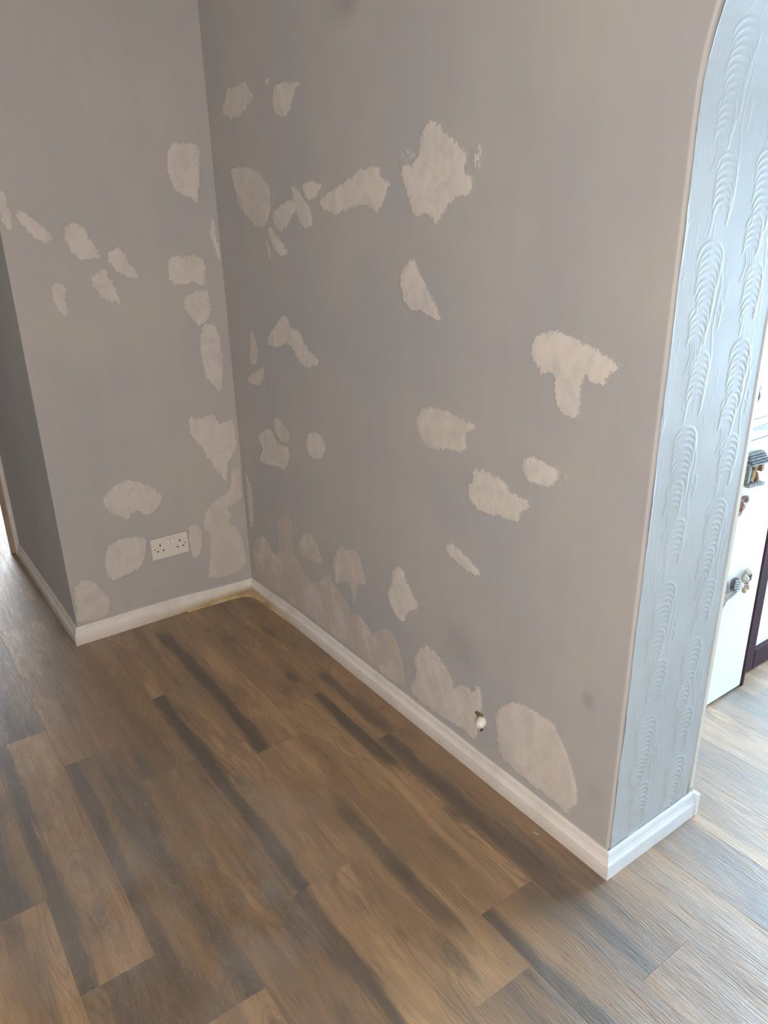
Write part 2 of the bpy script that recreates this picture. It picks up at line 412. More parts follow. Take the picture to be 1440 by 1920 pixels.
# ------------------------------------------------------------------ filler patches (each its own thin raised skim)
LEFT_PATCHES = [
  (0, [(-134,1694),(-101,1697),(-53,1693),(-41,1688),(-49,1622),(-65,1499),(-78,1509),(-93,1521),(-121,1533),(-146,1547),(-158,1576),(-164,1604),(-166,1626),(-158,1666),(-145,1685)]),
  (0, [(-707,1565),(-688,1557),(-679,1549),(-675,1519),(-672,1493),(-669,1461),(-671,1440),(-685,1438),(-698,1449),(-702,1483),(-718,1504)]),
  (0, [(-659,1492),(-642,1497),(-614,1476),(-586,1448),(-554,1415),(-564,1404),(-587,1399),(-610,1406),(-633,1428),(-650,1453),(-662,1477)]),
  (0, [(-524,1444),(-499,1457),(-476,1459),(-460,1434),(-443,1394),(-422,1356),(-418,1342),(-451,1339),(-486,1342),(-514,1363),(-527,1392),(-528,1419)]),
  (0, [(-402,1358),(-367,1381),(-348,1364),(-327,1319),(-298,1277),(-314,1275),(-351,1279),(-384,1305),(-405,1332)]),
  (0, [(-467,1281),(-446,1300),(-419,1320),(-404,1294),(-392,1255),(-378,1203),(-382,1195),(-412,1206),(-440,1223),(-463,1248)]),
  (0, [(-599,1267),(-583,1277),(-551,1281),(-548,1257),(-554,1229),(-552,1206),(-553,1179),(-570,1171),(-582,1185),(-591,1215),(-595,1238)]),
  (0, [(-199,1337),(-161,1346),(-149,1334),(-128,1346),(-64,1333),(-67,1274),(-73,1227),(-93,1235),(-112,1252),(-154,1239),(-188,1244),(-208,1270)]),
  (0, [(-151,1207),(-116,1217),(-94,1225),(-59,1220),(-58,1171),(-61,1126),(-86,1109),(-109,1094),(-132,1113),(-149,1147),(-167,1161)]),
  (0, [(-103,1095),(-72,1109),(-41,1089),(-37,1035),(-32,956),(-32,920),(-39,917),(-44,843),(-67,854),(-92,884),(-112,926),(-120,986),(-115,1043)]),
  (0, [(-25,1463),(-15,1460),(-10,1421),(-5,1359),(-2,1321),(-16,1325),(-22,1366),(-37,1391),(-36,1427)]),
  (0, [(-193,777),(-162,765),(-126,762),(-91,771),(-73,728),(-50,732),(-13,747),(-12,699),(-6,631),(-39,577),(-56,565),(-66,483),(-78,505),(-118,563),(-142,620),(-173,677),(-198,711)]),
  (0.35, [(-46,541),(-2,550),(2,507),(3,444),(-12,408),(-50,386),(-78,385),(-53,355),(-74,316),(-36,286),(-24,241),(-15,164),(-14,122),(-55,91),(-194,96),(-184,147),(-167,224),(-157,285),(-186,333),(-163,398),(-133,429),(-60,451),(-47,495)]),
  (0.1, [(-245,356),(-211,347),(-187,325),(-194,264),(-211,220),(-232,206),(-248,231),(-249,287)]),
  (0, [(-544,534),(-510,562),(-480,583),(-446,586),(-401,569),(-357,534),(-323,493),(-346,458),(-378,432),(-405,435),(-430,460),(-447,460),(-466,425),(-493,450),(-529,480),(-545,506)]),
  (0, [(-560,343),(-526,366),(-471,369),(-424,354),(-406,341),(-423,281),(-441,232),(-492,224),(-557,203),(-573,234),(-578,288)]),
  (0.15, [(-697,227),(-665,247),(-626,239),(-603,197),(-590,170),(-571,136),(-586,106),(-591,76),(-639,73),(-706,77),(-701,137),(-701,183)]),
]
MAIN_PATCHES = [
  (0.1, [(157,1843),(229,1840),(286,1849),(311,1824),(343,1797),(302,1778),(268,1763),(194,1749),(107,1769),(113,1797),(142,1813)]),
  (0.1, [(465,1809),(493,1817),(600,1809),(623,1798),(591,1786),(576,1765),(546,1733),(512,1722),(467,1737),(449,1771)]),
  (0.1, [(428,1839),(449,1839),(442,1823),(415,1814)]),
  (0.15, [(130,1609),(191,1616),(307,1604),(348,1577),(400,1553),(401,1496),(379,1451),(334,1425),(291,1428),(232,1458),(166,1500),(158,1541),(140,1575)]),
  (0.1, [(406,1480),(465,1495),(529,1509),(555,1505),(558,1481),(513,1444),(453,1411),(420,1428),(401,1451)]),
  (0.1, [(534,1551),(578,1531),(601,1513),(636,1486),(651,1456),(643,1432),(610,1424),(573,1441),(557,1472),(536,1512)]),
  (0, [(612,1551),(662,1553),(714,1544),(695,1525),(662,1503),(631,1501),(602,1519),(598,1540)]),
  (0, [(367,1425),(391,1435),(430,1402),(483,1374),(487,1355),(450,1339),(409,1359),(376,1388)]),
  (0, [(347,1395),(368,1385),(379,1332),(387,1306),(369,1321),(354,1365)]),
  (0.1, [(693,1508),(771,1531),(859,1555),(886,1572),(985,1576),(984,1552),(1031,1535),(1016,1521),(996,1485),(976,1461),(952,1468),(928,1489),(876,1479),(822,1472),(776,1460),(719,1472),(691,1488)]),
  (0, [(1153,1640),(1185,1661),(1209,1650),(1232,1631),(1266,1617),(1277,1601),(1306,1586),(1310,1573),(1300,1552),(1311,1540),(1333,1539),(1325,1504),(1283,1494),(1253,1481),(1230,1458),(1206,1435),(1182,1456),(1165,1463),(1140,1456),(1110,1460),(1101,1493),(1084,1523),(1067,1558),(1076,1575),(1115,1573),(1141,1592),(1145,1617)]),
  (-1, [(1064,1597),(1086,1619),(1111,1604),(1128,1588),(1111,1575),(1081,1572),(1063,1573)]),
  (-1, [(1328,1589),(1344,1601),(1362,1587),(1356,1557),(1340,1545),(1321,1559)]),
  (-1, [(1273,1635),(1291,1634),(1290,1624),(1280,1627)]),
  (0, [(1109,1366),(1130,1348),(1156,1313),(1191,1276),(1225,1235),(1221,1221),(1187,1223),(1152,1239),(1107,1235),(1084,1249),(1061,1286),(1059,1318),(1090,1346)]),
  (0.05, [(356,1117),(440,1174),(468,1160),(471,1132),(541,1126),(552,1099),(590,1069),(648,1053),(639,1032),(556,1011),(508,1024),(490,1057),(449,1080),(377,1048),(307,1056),(311,1083)]),
  (0.3, [(171,1094),(205,1094),(223,1054),(232,1024),(209,974),(172,961),(155,983),(169,1040)]),
  (0.05, [(187,947),(274,980),(261,931),(212,894),(115,898),(128,918)]),
  (0.3, [(307,797),(334,810),(396,795),(423,761),(403,733),(361,719),(315,737),(299,767)]),
  (0.05, [(173,715),(259,758),(297,750),(305,727),(344,711),(401,721),(416,680),(362,613),(306,623),(225,600),(154,607),(208,659),(176,681)]),
  (0, [(538,786),(570,812),(626,813),(655,790),(655,761),(631,729),(580,712),(538,721),(530,754)]),
  (0.25, [(1129,973),(1157,999),(1206,1010),(1258,1007),(1300,998),(1325,995),(1364,992),(1349,976),(1321,964),(1329,932),(1311,910),(1277,909),(1234,904),(1189,890),(1152,900),(1133,923),(1124,951)]),
  (0.05, [(1352,884),(1392,888),(1438,884),(1464,882),(1476,858),(1505,856),(1540,855),(1545,835),(1518,819),(1509,791),(1488,787),(1450,786),(1404,777),(1364,780),(1339,796),(1332,835),(1352,852)]),
  (0, [(1515,943),(1532,958),(1561,959),(1620,952),(1622,928),(1613,910),(1594,899),(1560,895),(1530,899),(1515,920)]),
  (-1, [(1632,942),(1645,947),(1654,937),(1644,928),(1630,932)]),
  (0, [(1531,1220),(1567,1236),(1598,1239),(1624,1234),(1654,1226),(1689,1217),(1727,1204),(1754,1191),(1751,1178),(1729,1167),(1723,1141),(1705,1150),(1687,1143),(1673,1158),(1667,1146),(1667,1099),(1665,1064),(1647,1062),(1615,1069),(1600,1089),(1594,1130),(1590,1152),(1561,1143),(1540,1161),(1522,1172),(1524,1197)]),
  (-1, [(1658,1238),(1668,1244),(1669,1228),(1662,1227)]),
  (0, [(1249,641),(1270,658),(1313,647),(1351,633),(1387,617),(1388,604),(1367,595),(1322,600),(1275,614),(1250,624)]),
  (0, [(1000,461),(1035,502),(1067,494),(1072,471),(1098,445),(1128,417),(1129,396),(1087,367),(1070,333),(1053,314),(1014,323),(986,357),(978,392),(1000,431)]),
  (0.45, [(663,388),(716,452),(776,457),(828,468),(838,421),(855,397),(860,359),(815,349),(798,285),(783,258),(772,290),(768,334),(720,319),(673,291),(672,333),(653,359)]),
  (0.5, [(432,369),(481,425),(528,428),(563,402),(593,362),(585,332),(516,316),(453,320),(422,330)]),
  (0.6, [(37,227),(107,290),(174,294),(203,247),(258,248),(277,375),(284,422),(358,464),(395,431),(380,320),(423,273),(476,239),(563,260),(621,318),(648,298),(689,277),(743,261),(767,213),(794,229),(821,237),(859,221),(896,197),(922,234),(965,258),(1012,252),(1034,215),(1056,162),(1062,85),(941,77),(785,77),(583,77),(391,79),(231,74),(59,72),(40,139)]),
  (0.25, [(1104,221),(1154,289),(1201,297),(1233,278),(1268,259),(1289,239),(1289,212),(1327,252),(1361,248),(1370,242),(1383,279),(1406,273),(1412,188),(1397,148),(1394,96),(1366,94),(1321,98),(1240,85),(1142,78),(1079,93),(1120,165)]),
  (0.2, [(1457,229),(1489,273),(1533,307),(1584,320),(1623,313),(1660,318),(1673,296),(1696,270),(1712,254),(1725,228),(1744,180),(1752,127),(1726,105),(1724,81),(1678,90),(1600,89),(1533,95),(1481,98),(1469,162)]),
  (0.1, [(27,539),(61,511),(76,469),(78,395),(65,305),(28,288),(24,340),(23,416)]),
  (-1, [(1428,599),(1443,606),(1446,597),(1435,588)]),
  (-1, [(1526,884),(1532,883),(1533,876),(1526,875)]),
  (-1, [(1763,1184),(1768,1191),(1771,1188),(1765,1180)]),
]

def seg_dist(px, py, poly):
    d = np.full(px.shape, 1e9); inside = np.zeros(px.shape, bool); n = len(poly)
    for i in range(n):
        ax, ay = poly[i]; bx, by = poly[(i+1) % n]
        ex, ey = bx-ax, by-ay; t = np.clip(((px-ax)*ex+(py-ay)*ey)/(ex*ex+ey*ey+1e-12), 0, 1)
        d = np.minimum(d, np.hypot(px-ax-t*ex, py-ay-t*ey))
        c = ((ay > py) != (by > py)) & (px < (bx-ax)*(py-ay)/(by-ay+1e-12)+ax); inside ^= c
    return np.where(inside, d, -d)
def vnoise(u, v, f, seed):
    return np.array([mnoise.noise(Vector((a*f, b*f, seed))) for a, b in zip(u.ravel(), v.ravel())]).reshape(u.shape)
def build_patch(poly_mm, damp, side, seed):
    # soften the traced corners, then rag the outline
    P = np.array(poly_mm, float)/1000
    if side == 'left': P[:, 0] = np.clip(P[:, 0], -W+0.004, -0.003)
    else: P[:, 0] = np.clip(P[:, 0], 0.003, 9)
    P[:, 1] = np.maximum(P[:, 1], SH-0.012)
    P = np.array([q for i in range(len(P)) for q in (P[i]*0.78+P[i-1]*0.22, P[i]*0.78+P[(i+1) % len(P)]*0.22)])
    mar = 0.0045; g = 0.0045; lo = P.min(0)-0.012; hi = P.max(0)+0.012
    if hi[0]-lo[0] < 0.05: g = 0.0022
    us = np.arange(lo[0], hi[0]+g, g); vs = np.arange(lo[1], hi[1]+g, g); U, V = np.meshgrid(us, vs)
    def sdf(u, v):
        return seg_dist(u, v, P) + 0.0045*vnoise(u, v, 75, seed) + 0.003*vnoise(u, v, 190, seed+5)
    S = sdf(U, V)
    keep = S > -mar
    cell = keep[:-1, :-1] | keep[1:, :-1] | keep[:-1, 1:] | keep[1:, 1:]
    need = np.zeros_like(keep); need[:-1, :-1] |= cell; need[1:, :-1] |= cell; need[:-1, 1:] |= cell; need[1:, 1:] |= cell
    # pull the rim in towards the outline
    gy, gx = np.gradient(S, g); mm = need & (S < -mar); k = np.clip((-mar-S), 0, g*0.42); nn = np.hypot(gx, gy)+1e-6
    U = np.where(mm, U+gx/nn*k, U); V = np.where(mm, V+gy/nn*k, V); S = np.where(mm, np.minimum(S+k, -mar), S)
    V = np.maximum(V, SH-0.014)
    if side == 'left': U = np.clip(U, -W+0.003, -0.001)
    else: U = np.maximum(U, 0.001)
    th = 0.00006 + 0.0012*np.clip((S+mar)/0.018, 0, 1) + 0.0004*np.clip(S/0.012, 0, 1)*vnoise(U, V, 45, seed+9)
    th = np.maximum(th, 0.00006)
    idx = -np.ones(S.shape, int); idx[need] = np.arange(need.sum())
    u, v, h, s = U[need], V[need], th[need], S[need]
    if side == 'left': verts = [(hh, a, b) for a, b, hh in zip(u, v, h)]
    else: verts = [(a, -hh, b) for a, b, hh in zip(u, v, h)]
    ii, jj = np.nonzero(cell)
    faces = [(idx[i, j], idx[i, j+1], idx[i+1, j+1], idx[i+1, j]) for i, j in zip(ii, jj)]
    par = WLEFT if side == 'left' else WMAIN
    o = mesh_obj('filler_patch', verts, faces, M['filler'], par, True)
    me = o.data; nv = len(me.vertices)
    a = me.attributes.new('cov', 'FLOAT', 'POINT'); a.data.foreach_set('value', s.astype(np.float32))
    a = me.attributes.new('damp', 'FLOAT', 'POINT'); a.data.foreach_set('value', np.full(nv, max(damp, 0), np.float32))
    a = me.attributes.new('film', 'FLOAT', 'POINT'); a.data.foreach_set('value', np.full(nv, 0.76 if side == 'left' else 0.86+0.14*min(1.0, max(0.0, (P[:, 0].mean()-0.2)/0.8)), np.float32))
    a = me.attributes.new('dry', 'FLOAT', 'POINT'); a.data.foreach_set('value', np.full(nv, 1.0 if damp < 0 else 0.0, np.float32))
    return o
for i, (d, q) in enumerate(LEFT_PATCHES): build_patch(q, d, 'left', 11.3+i*7.7)
for i, (d, q) in enumerate(MAIN_PATCHES): build_patch(q, d, 'main', 411.7+i*5.9)

# ------------------------------------------------------------------ baseboards
PROF = [(0.0, SH), (0.0035, SH), (0.0060, SH-0.0018), (0.0075, SH-0.007), (0.0088, SH-0.016), (0.0118, SH-0.0235), (0.0150, SH-0.0275), (0.0160, SH-0.031), (0.0160, 0.0), (0.0, 0.0)]
def sweep(name, path, outw, mat, drop=None, closed_ends=True, wob=0.0):
    """path: points on the wall line; outw: unit vectors pointing into the room (mitred)"""
    verts, faces = [], []; m = len(PROF)
    for i, (p, o) in enumerate(zip(path, outw)):
        dz = drop(p) if drop else 0.0
        for j, (d, z) in enumerate(PROF):
            zz = z if z == 0 else z-dz + wob*mnoise.noise(Vector((p[0]*9, p[1]*9, j*0.3)))
            dd = d + (wob*0.6*mnoise.noise(Vector((p[0]*13, p[1]*13, j*0.3+7))) if d > 0.002 else 0)
            verts.append((p[0]+o[0]*dd, p[1]+o[1]*dd, max(zz, 0.0)))
    for i in range(len(path)-1):
        for j in range(m):
            a, b = i*m+j, i*m+(j+1) % m; faces.append((a, a+m, b+m, b))
    if closed_ends:
        faces.append(tuple(range(m))); faces.append(tuple(range((len(path)-1)*m, len(path)*m))[::-1])
    o = mesh_obj(name, verts, faces, mat)
    bm = bmesh.new(); bm.from_mesh(o.data); bmesh.ops.recalc_face_normals(bm, faces=bm.faces); bm.to_mesh(o.data); bm.free()
    return o
def lin(a, b, n): return [(a[0]+(b[0]-a[0])*t, a[1]+(b[1]-a[1])*t) for t in np.linspace(0, 1, n)]
dropc = lambda p: 0.016*sstep(1-(abs(p[0])+abs(p[1]))/0.42)
pa = lin((0, 0), (L, 0), 46); oa = [(0, -1)]*46; oa[0] = (1, -1); oa[-1] = (1, -1)
B_MAIN = struct(sweep('baseboard_main', pa, oa, M['skirt'], dropc, wob=0.0013), 'worn off-white baseboard along the long grey wall', 'baseboard')
pb = lin((0, -W), (0, 0), 24); ob = [(1, 0)]*24; ob[0] = (1, -1); ob[-1] = (1, -1)
B_LEFT = struct(sweep('baseboard_left', pb, ob, M['skirt'], dropc, wob=0.0013), 'off-white baseboard under the double socket', 'baseboard')
pc = lin((XR+0.005, -W), (0, -W), 24); oc = [(0, -1)]*24; oc[-1] = (1, -1)
B_RET = struct(sweep('baseboard_return', pc, oc, M['skirt'], None, wob=0.001), 'baseboard on the shaded return wall at far left', 'baseboard')
pd = lin((L, 0), (L, T+0.004), 10); od = [(1, 0)]*10; od[0] = (1, -1)
B_REV = struct(sweep('baseboard_reveal', pd, od, M['skirt2'], None, wob=0.0012), 'bright white baseboard under the embossed wallpaper', 'baseboard')
cap = MB().box(L-0.002, L+SK+0.002, T+0.0065, T+0.019, 0.0, SH-0.002, 0.002).build('end_block', M['skirt2'], B_REV)
# old adhesive left where the flooring stops short in the inner corner
def adhesive():
    path = [(0.024, -0.30), (0.028, -0.23), (0.031, -0.16), (0.034, -0.10), (0.046, -0.055), (0.071, -0.035), (0.11, -0.029), (0.16, -0.027), (0.22, -0.024), (0.30, -0.021), (0.36, -0.0185)]
    n = len(path); verts, faces = [], []
    for i, (x, y) in enumerate(path):
        e = 0.0025*mnoise.noise(Vector((i*1.3, 0.4, 0)))
        t = min(i, n-1-i)/2.5; hh = 0.004+0.008*sstep(t)+e
        wx, wy = (SK-0.003, y) if i < 4 else ((x, -SK+0.003) if i > 5 else (SK-0.003, -SK+0.003))
        mx, my = (wx*0.45+x*0.55, wy*0.45+y*0.55)
        for q in ((wx, wy, hh), (mx, my, hh*0.35+0.0015), (x, y, 0.0008), (x, y, -0.004)): verts.append(q)
    for i in range(n-1):
        for j in range(3): a = i*4+j; faces.append((a, a+1, a+5, a+4))
    o = mesh_obj('adhesive_bead', verts, faces, M['glue'], B_LEFT, True)
    o['label'] = 'yellowed old adhesive in the corner'
    return o
adhesive()

# ------------------------------------------------------------------ floor: every plank its own piece
PW, PL, GAP = 0.1562, 0.95, 0.00012
Y0 = -0.0015
FLOOR = struct(MB().box(-3.5, 4.7, -2.5, 3.3, -0.06, -0.0052).build('floor', M['woodfar']), 'oak-look plank floor in warm brown and weathered grey', 'floor')
JOINT = {0: 1.12, 1: 0.808, 2: 0.961, 3: 0.508, 4: 0.873, 5: 0.673, 6: 0.465, 7: 1.128, 8: 0.80, -1: 2.62, -2: 2.40, -3: 2.75, -4: 2.18, -5: 2.55, -6: 2.30}
TONE = {  # (row, plank): tone, dark band offset from the centre line, band strength, band from x, to x
 (0, 0): (0.58, -0.015, 0.75, 0.72, 1.12), (0, 1): (0.36, -0.045, 0.85), (0, 2): (0.42, 0.0, 0.1), (0, -1): (0.46, 0.02, 0.4),
 (1, 0): (0.58, 0.0, 0.15), (1, 1): (0.66, 0.064, 1.0, 0.70, 1.25), (1, 2): (0.46, -0.065, 0.9, 1.70, 2.1), (1, -1): (0.6, 0, 0),
 (2, 0): (0.58, -0.048, 1.0, 0.10, 1.0), (2, 1): (0.70, 0.005, 0.75, 1.25, 1.75), (2, 2): (0.28, 0.0, 0.25),
 (3, 0): (0.58, 0.04, 0.55, 0.0, 0.30), (3, 1): (0.56, -0.050, 1.0), (3, 2): (0.62, -0.062, 0.9),
 (4, 0): (0.44, 0.0, 0.2), (4, 1): (0.40, -0.03, 0.3), (4, 2): (0.50, 0, 0.1), (4, -1): (0.5, 0, 0.1),
 (5, 0): (0.64, 0.0, 0.15), (5, 1): (0.16, -0.055, 0.5), (5, 2): (0.64, 0, 0.1), (5, -1): (0.55, 0, 0),
 (6, 0): (0.20, 0.0, 0.4), (6, 1): (0.74, -0.062, 0.95), (6, 2): (0.22, 0.0, 0.2), (6, -1): (0.35, 0, 0.2),
 (7, 0): (0.24, 0.0, 0.3), (7, 1): (0.78, 0.0, 0.05), (7, -1): (0.4, 0, 0.2),
 (-1, -1): (0.52, 0.0, 0.15), (-2, -1): (0.24, 0.0, 0.3), (-3, -1): (0.66, 0, 0), (-4, -1): (0.32, 0.0, 0.2), (-5, -1): (0.66, 0.0, 0.0), (-6, -1): (0.28, 0.02, 0.3),
}
KNOTS = [(0.354, -0.108, 0.9), (0.324, -0.254, 0.85), (0.76, -0.094, 0.7), (0.734, -0.245, 0.75), (1.56, -0.387, 0.85), (1.555, -0.255, 0.6),
         (1.715, -0.105, 0.6), (1.25, -1.01, 0.8), (1.186, -1.172, 0.6), (1.80, -0.43, 0.75), (1.546, -0.666, 0.7), (0.42, -0.86, 0.6), (0.09, -0.85, 0.6), (1.16, -0.06, 0.5)]
CORNER_CUT = [(0.026, -0.23), (0.031, -0.16), (0.034, -0.10), (0.046, -0.055), (0.071, -0.035), (0.11, -0.029), (0.16, -0.027), (0.22, -0.024)]
def plank_mesh(poly):
    """flat bevelled slab; poly is counter-clockwise around the plank's own centre"""
    n = len(poly); b = 0.00025; ins = []
    for i in range(n):
        p, a, c = Vector(poly[i]), Vector(poly[i-1]), Vector(poly[(i+1) % n])
        d1 = (p-a).normalized(); d2 = (c-p).normalized()
        n1 = Vector((-d1.y, d1.x)); n2 = Vector((-d2.y, d2.x)); nn = (n1+n2); nn = nn/max(nn.length_squared/2, 0.3)
        ins.append(p+nn*b)
    vs = [(p.x, p.y, 0.0) for p in ins]+[(p[0], p[1], -0.0002) for p in poly]+[(p[0], p[1], -0.005) for p in poly]
    fs = [tuple(range(n))]
    for k in (0, n):
        for i in range(n): fs.append((k+i, k+n+i, k+n+(i+1) % n, k+(i+1) % n))
    me = bpy.data.meshes.new('plank'); me.from_pydata(vs, [], fs); me.update(); me.materials.append(M['wood']); return me
PLANK_CACHE = {}
def add_plank(poly, tone, bp, ba, b0=-9.0, b1=9.0):
    xs = [p[0] for p in poly]; ys = [p[1] for p in poly]; cx, cy = (min(xs)+max(xs))/2, (min(ys)+max(ys))/2
    loc = [(round(x-cx, 4), round(y-cy, 4)) for x, y in poly]; key = tuple(loc)
    if key not in PLANK_CACHE: PLANK_CACHE[key] = plank_mesh(loc)
    o = bpy.data.objects.new('plank', PLANK_CACHE[key]); COL.objects.link(o)
    o.location = (cx, cy, 0); o.parent = FLOOR
    o['tone'] = float(tone); o['band_pos'] = float(bp); o['band_amount'] = float(ba)
    o['band_from'] = float(b0-cx); o['band_to'] = float(b1-cx)
    kn = [q for q in KNOTS if min(xs) < q[0] < max(xs) and min(ys) < q[1] < max(ys)][:2]+[(cx, cy, 0.0)]*2
    for i in (0, 1): o['knot_x%d' % (i+1)], o['knot_y%d' % (i+1)], o['knot_s%d' % (i+1)] = float(kn[i][0]-cx), float(kn[i][1]-cy), float(kn[i][2])
    return o
rng = random.Random(21)
XA, XB = -2.4, 3.55
for r in range(-16, 15):
    ya, yb = Y0-PW*(r+1)+GAP, Y0-PW*r-GAP
    j0 = JOINT.get(r, rng.uniform(0, PL)+ (1.7 if r < 0 else 0))
    k0 = math.floor((XA-j0)/PL)
    for kk in range(k0, 12):
        xa, xb = j0+PL*kk+GAP, j0+PL*(kk+1)-GAP
        idx = kk+1                                 # plank 0 ends at the listed joint
        if xb < XA or xa > XB: continue
        if r < 0:
            idx = kk
        spec = TONE.get((r, idx), (rng.choice((0.3, 0.42, 0.55, 0.62, 0.7)), rng.uniform(-0.05, 0.05), rng.choice((0, 0.1, 0.3, 0.7))))
        poly = None
        if yb > T+0.02 or (r < 0 and ya > T-0.01):        # kitchen: stops at the far wall behind the fridge
            if xb < 0.98: continue
            poly = [(max(xa, 0.98), ya), (xb, ya), (xb, yb), (max(xa, 0.98), yb)]
        elif r < 0:                                        # under the arch
            if xb < L: continue
            poly = [(max(xa, L+0.004), ya), (xb, ya), (xb, yb), (max(xa, L+0.004), yb)]
        elif ya >= -W:                                     # alcove rows
            if xb < 0.01: continue
            x = max(xa, 0.004); poly = [(x, ya), (xb, ya), (xb, yb), (x, yb)]
            if r == 0:
                yb2 = yb; poly = [(x, ya), (xb, ya), (xb, yb2), (x, yb2)]
            if r == 0:                                     # upper edge follows the ragged cut along the baseboard
                edge = [c for c in CORNER_CUT if c[1] > ya and x < c[0] < xb]
                top = lambda q: float(np.interp(q, [0.034, 0.046, 0.071, 0.11, 0.16, 0.22, 0.32, 3.0], [-0.10, -0.055, -0.035, -0.029, -0.027, -0.024, -0.020, -0.004]))
                if xa < 0.03: poly = [(0.0312, ya), (xb, ya), (xb, top(xb))] + edge[::-1]
                else: poly = [(xa, ya), (xb, ya), (xb, top(xb) if xb < 0.5 else yb2)] + ([(0.5, yb2)] if xa < 0.5 else []) + edge[::-1] + [(xa, top(xa) if xa < 0.5 else yb2)]
            elif r == 1 and xa < 0.03:
                poly = [(0.020, ya), (xb, ya), (xb, yb), (0.0311, yb)] + [c for c in CORNER_CUT if ya < c[1] < yb][::-1]
        elif yb > -W:                                      # row that meets the corner of the block
            if xa < 0 < xb: poly = [(xa, ya), (xb, ya), (xb, yb), (0.006, yb), (0.006, -W-0.006), (xa, -W-0.006)]
            elif xb <= 0:
                poly = [(xa, ya), (xb, ya), (xb, -W-0.006), (xa, -W-0.006)]
            else: poly = [(xa, ya), (xb, ya), (xb, yb), (xa, yb)]
        else: poly = [(xa, ya), (xb, ya), (xb, yb), (xa, yb)]
        add_plank(poly, *spec)

